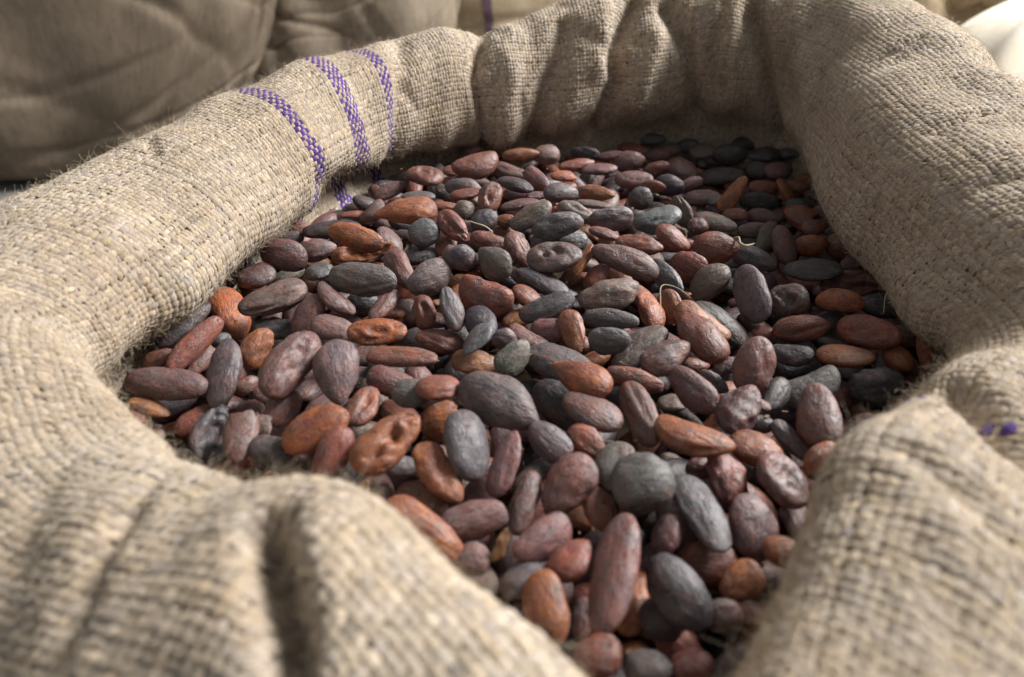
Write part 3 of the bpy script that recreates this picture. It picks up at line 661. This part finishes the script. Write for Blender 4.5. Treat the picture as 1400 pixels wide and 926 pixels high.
# ------------------------------------------------------------------ sacks in the background
def bag(name, label, loc, size, rot, m, seed, folds=10, dome=False, mouth=True, stripe=None):
    """a full sack: rounded box body with sagging creases and a gathered, folded mouth"""
    r = np.random.default_rng(seed); root = thing(name, label, 'sack', loc); root.rotation_euler = (0, 0, math.radians(rot))
    nu, nv = 260, 120; p = np.arange(nu)*2*math.pi/nu; s = np.linspace(.02, 1, nv)
    Pp, Ss = np.meshgrid(p, s, indexing='ij')
    e = .62; cx = np.sign(np.cos(Pp))*np.abs(np.cos(Pp))**e; cy = np.sign(np.sin(Pp))*np.abs(np.sin(Pp))**e
    rad = np.clip(np.sin(np.clip(Ss*1.12, 0, 1)*math.pi*.5), 0, 1)**.35*(1-.10*Ss)*np.clip((1.02-Ss)/(.10), 0, 1)**.45
    z = Ss
    if dome: rad = np.sqrt(np.clip(1-((Ss-.32)/.685)**2, 0, 1))
    X = np.stack([cx*rad*size[0]/2, cy*rad*size[1]/2, z*size[2]], -1)
    nz = Noise(r, 12, 9.0); nb = Noise(r, 14, 22.0); d = np.stack([cx*.3, cy*.3, z*.3], -1)
    nrm = np.stack([cx, cy, .25+0*z], -1); nrm /= np.linalg.norm(nrm, axis=2, keepdims=True)
    dis = .028*nz(d)+.010*nb(d)
    for _ in range(folds):
        p0 = r.uniform(0, 6.28); z0 = r.uniform(.2, .95); sl_ = r.normal(0, 1.6); dp = (Pp-p0-sl_*(Ss-z0)+math.pi) % (2*math.pi)-math.pi
        dis -= .016*np.exp(-(dp/.09)**2-((Ss-z0)/.22)**2)
    for _ in range(folds*4):                                    # finer wrinkles running every way
        p0 = r.uniform(0, 6.28); z0 = r.uniform(.05, 1); sl_ = r.normal(0, 3.0); dp = (Pp-p0-sl_*(Ss-z0)+math.pi) % (2*math.pi)-math.pi
        dis -= r.uniform(.004, .011)*np.exp(-(dp/r.uniform(.05, .11))**2-((Ss-z0)/r.uniform(.08, .2))**2)
    X += nrm*dis[..., None]
    X = np.concatenate([X, np.broadcast_to(X[:, -1:].mean(0, keepdims=True), (nu, 1, 3))], 1)
    uvw = np.stack([np.broadcast_to(Pp[:, :1]*size[0]*.5, (nu, nv+1)), X[..., 2], 0*X[..., 2]], -1)
    obj('body', mesh_np(name, X.reshape(-1, 3), grid_faces(nu, nv+1, True), attrs={'yco': uvw.reshape(-1, 3)}), m, root)
    for sp_ in stripe or ():
        i0, i1 = [int((q_ % (2*math.pi))/(2*math.pi)*nu) for q_ in sp_]; i1 = max(i1, i0+1); Xs = X[i0:i1+1, :nv]+nrm[i0:i1+1]*.0025
        obj('stripe', mesh_np('stripe', Xs.reshape(-1, 3), grid_faces(i1-i0+1, nv), attrs={'yco': uvw[i0:i1+1, :nv].reshape(-1, 3)}), M_PURP, root, label='faded purple stripe')
    if mouth:                                                   # rolled mouth lying on top
        nu2, nv2 = 140, 18; p = np.arange(nu2)*2*math.pi/nu2; q = np.arange(nv2)*2*math.pi/(nv2-1)
        P2, Q2 = np.meshgrid(p, q, indexing='ij'); d2 = np.stack([np.cos(P2), np.sin(P2), np.cos(Q2)*.4], -1)
        rr = (.045+.016*Noise(r, 9, 3.0)(d2)+.008*Noise(r, 12, 9.0)(d2))
        Rx, Ry = size[0]*.36, size[1]*.34; rim = 1+.10*np.sin(P2*3+r.uniform(0, 6))
        X2 = np.stack([np.cos(P2)*(Rx*rim+rr*np.cos(Q2)), np.sin(P2)*(Ry*rim+rr*np.cos(Q2)), size[2]*.985+rr*np.sin(Q2)*1.15+.02*np.sin(P2*2+1)], -1)
        obj('rolled_mouth', mesh_np('rolled_mouth', X2.reshape(-1, 3), grid_faces(nu2, nv2, True),
            attrs={'yco': np.stack([P2*Rx, Q2*.05, 0*Q2], -1).reshape(-1, 3)}), m, root)
    return root
M_BAGD = mat_cloth('dirty_shaded_jute', (.19, .15, .112), (.33, .265, .20), .8, .8)  # dirty brown jute, its colour also darkened for the shade on that sack
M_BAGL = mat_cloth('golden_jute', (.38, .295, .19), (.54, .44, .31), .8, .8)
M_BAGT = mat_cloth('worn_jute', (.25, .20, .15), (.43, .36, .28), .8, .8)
M_PURP = mat_cloth('purple_jute', (.13, .075, .13), (.22, .15, .18), .8, .8)
M_WHITE = mat_plain('white_cloth', (.74, .66, .52), (.82, .76, .66), 20, .8, .2)
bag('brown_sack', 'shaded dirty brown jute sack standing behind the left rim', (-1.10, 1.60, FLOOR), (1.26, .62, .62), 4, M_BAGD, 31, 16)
bag('tan_sack', 'worn tan jute sack with ragged rolled mouth between the brown and golden sacks', (-.43, 1.94, FLOOR), (.60, .42, .42), -10, M_BAGT, 32, 14)
bag('tan_sack', 'golden tan jute sack with a faded purple stripe behind the back rim', (.02, 2.16, FLOOR), (.86, .5, .52), -6, M_BAGL, 33, 12, stripe=((-1.60, -1.575),))
bag('tan_sack', 'sunlit tan jute sack with curved rim at the upper right corner', (1.02, 1.80, FLOOR), (.55, .45, .43), 12, M_BAGL, 35, 10)
bag('cream_sack', 'bright cream cloth sack glaring in the light at the right', (.98, 1.24, FLOOR), (.46, .44, .44), 20, M_WHITE, 37, 1, dome=True, mouth=False)
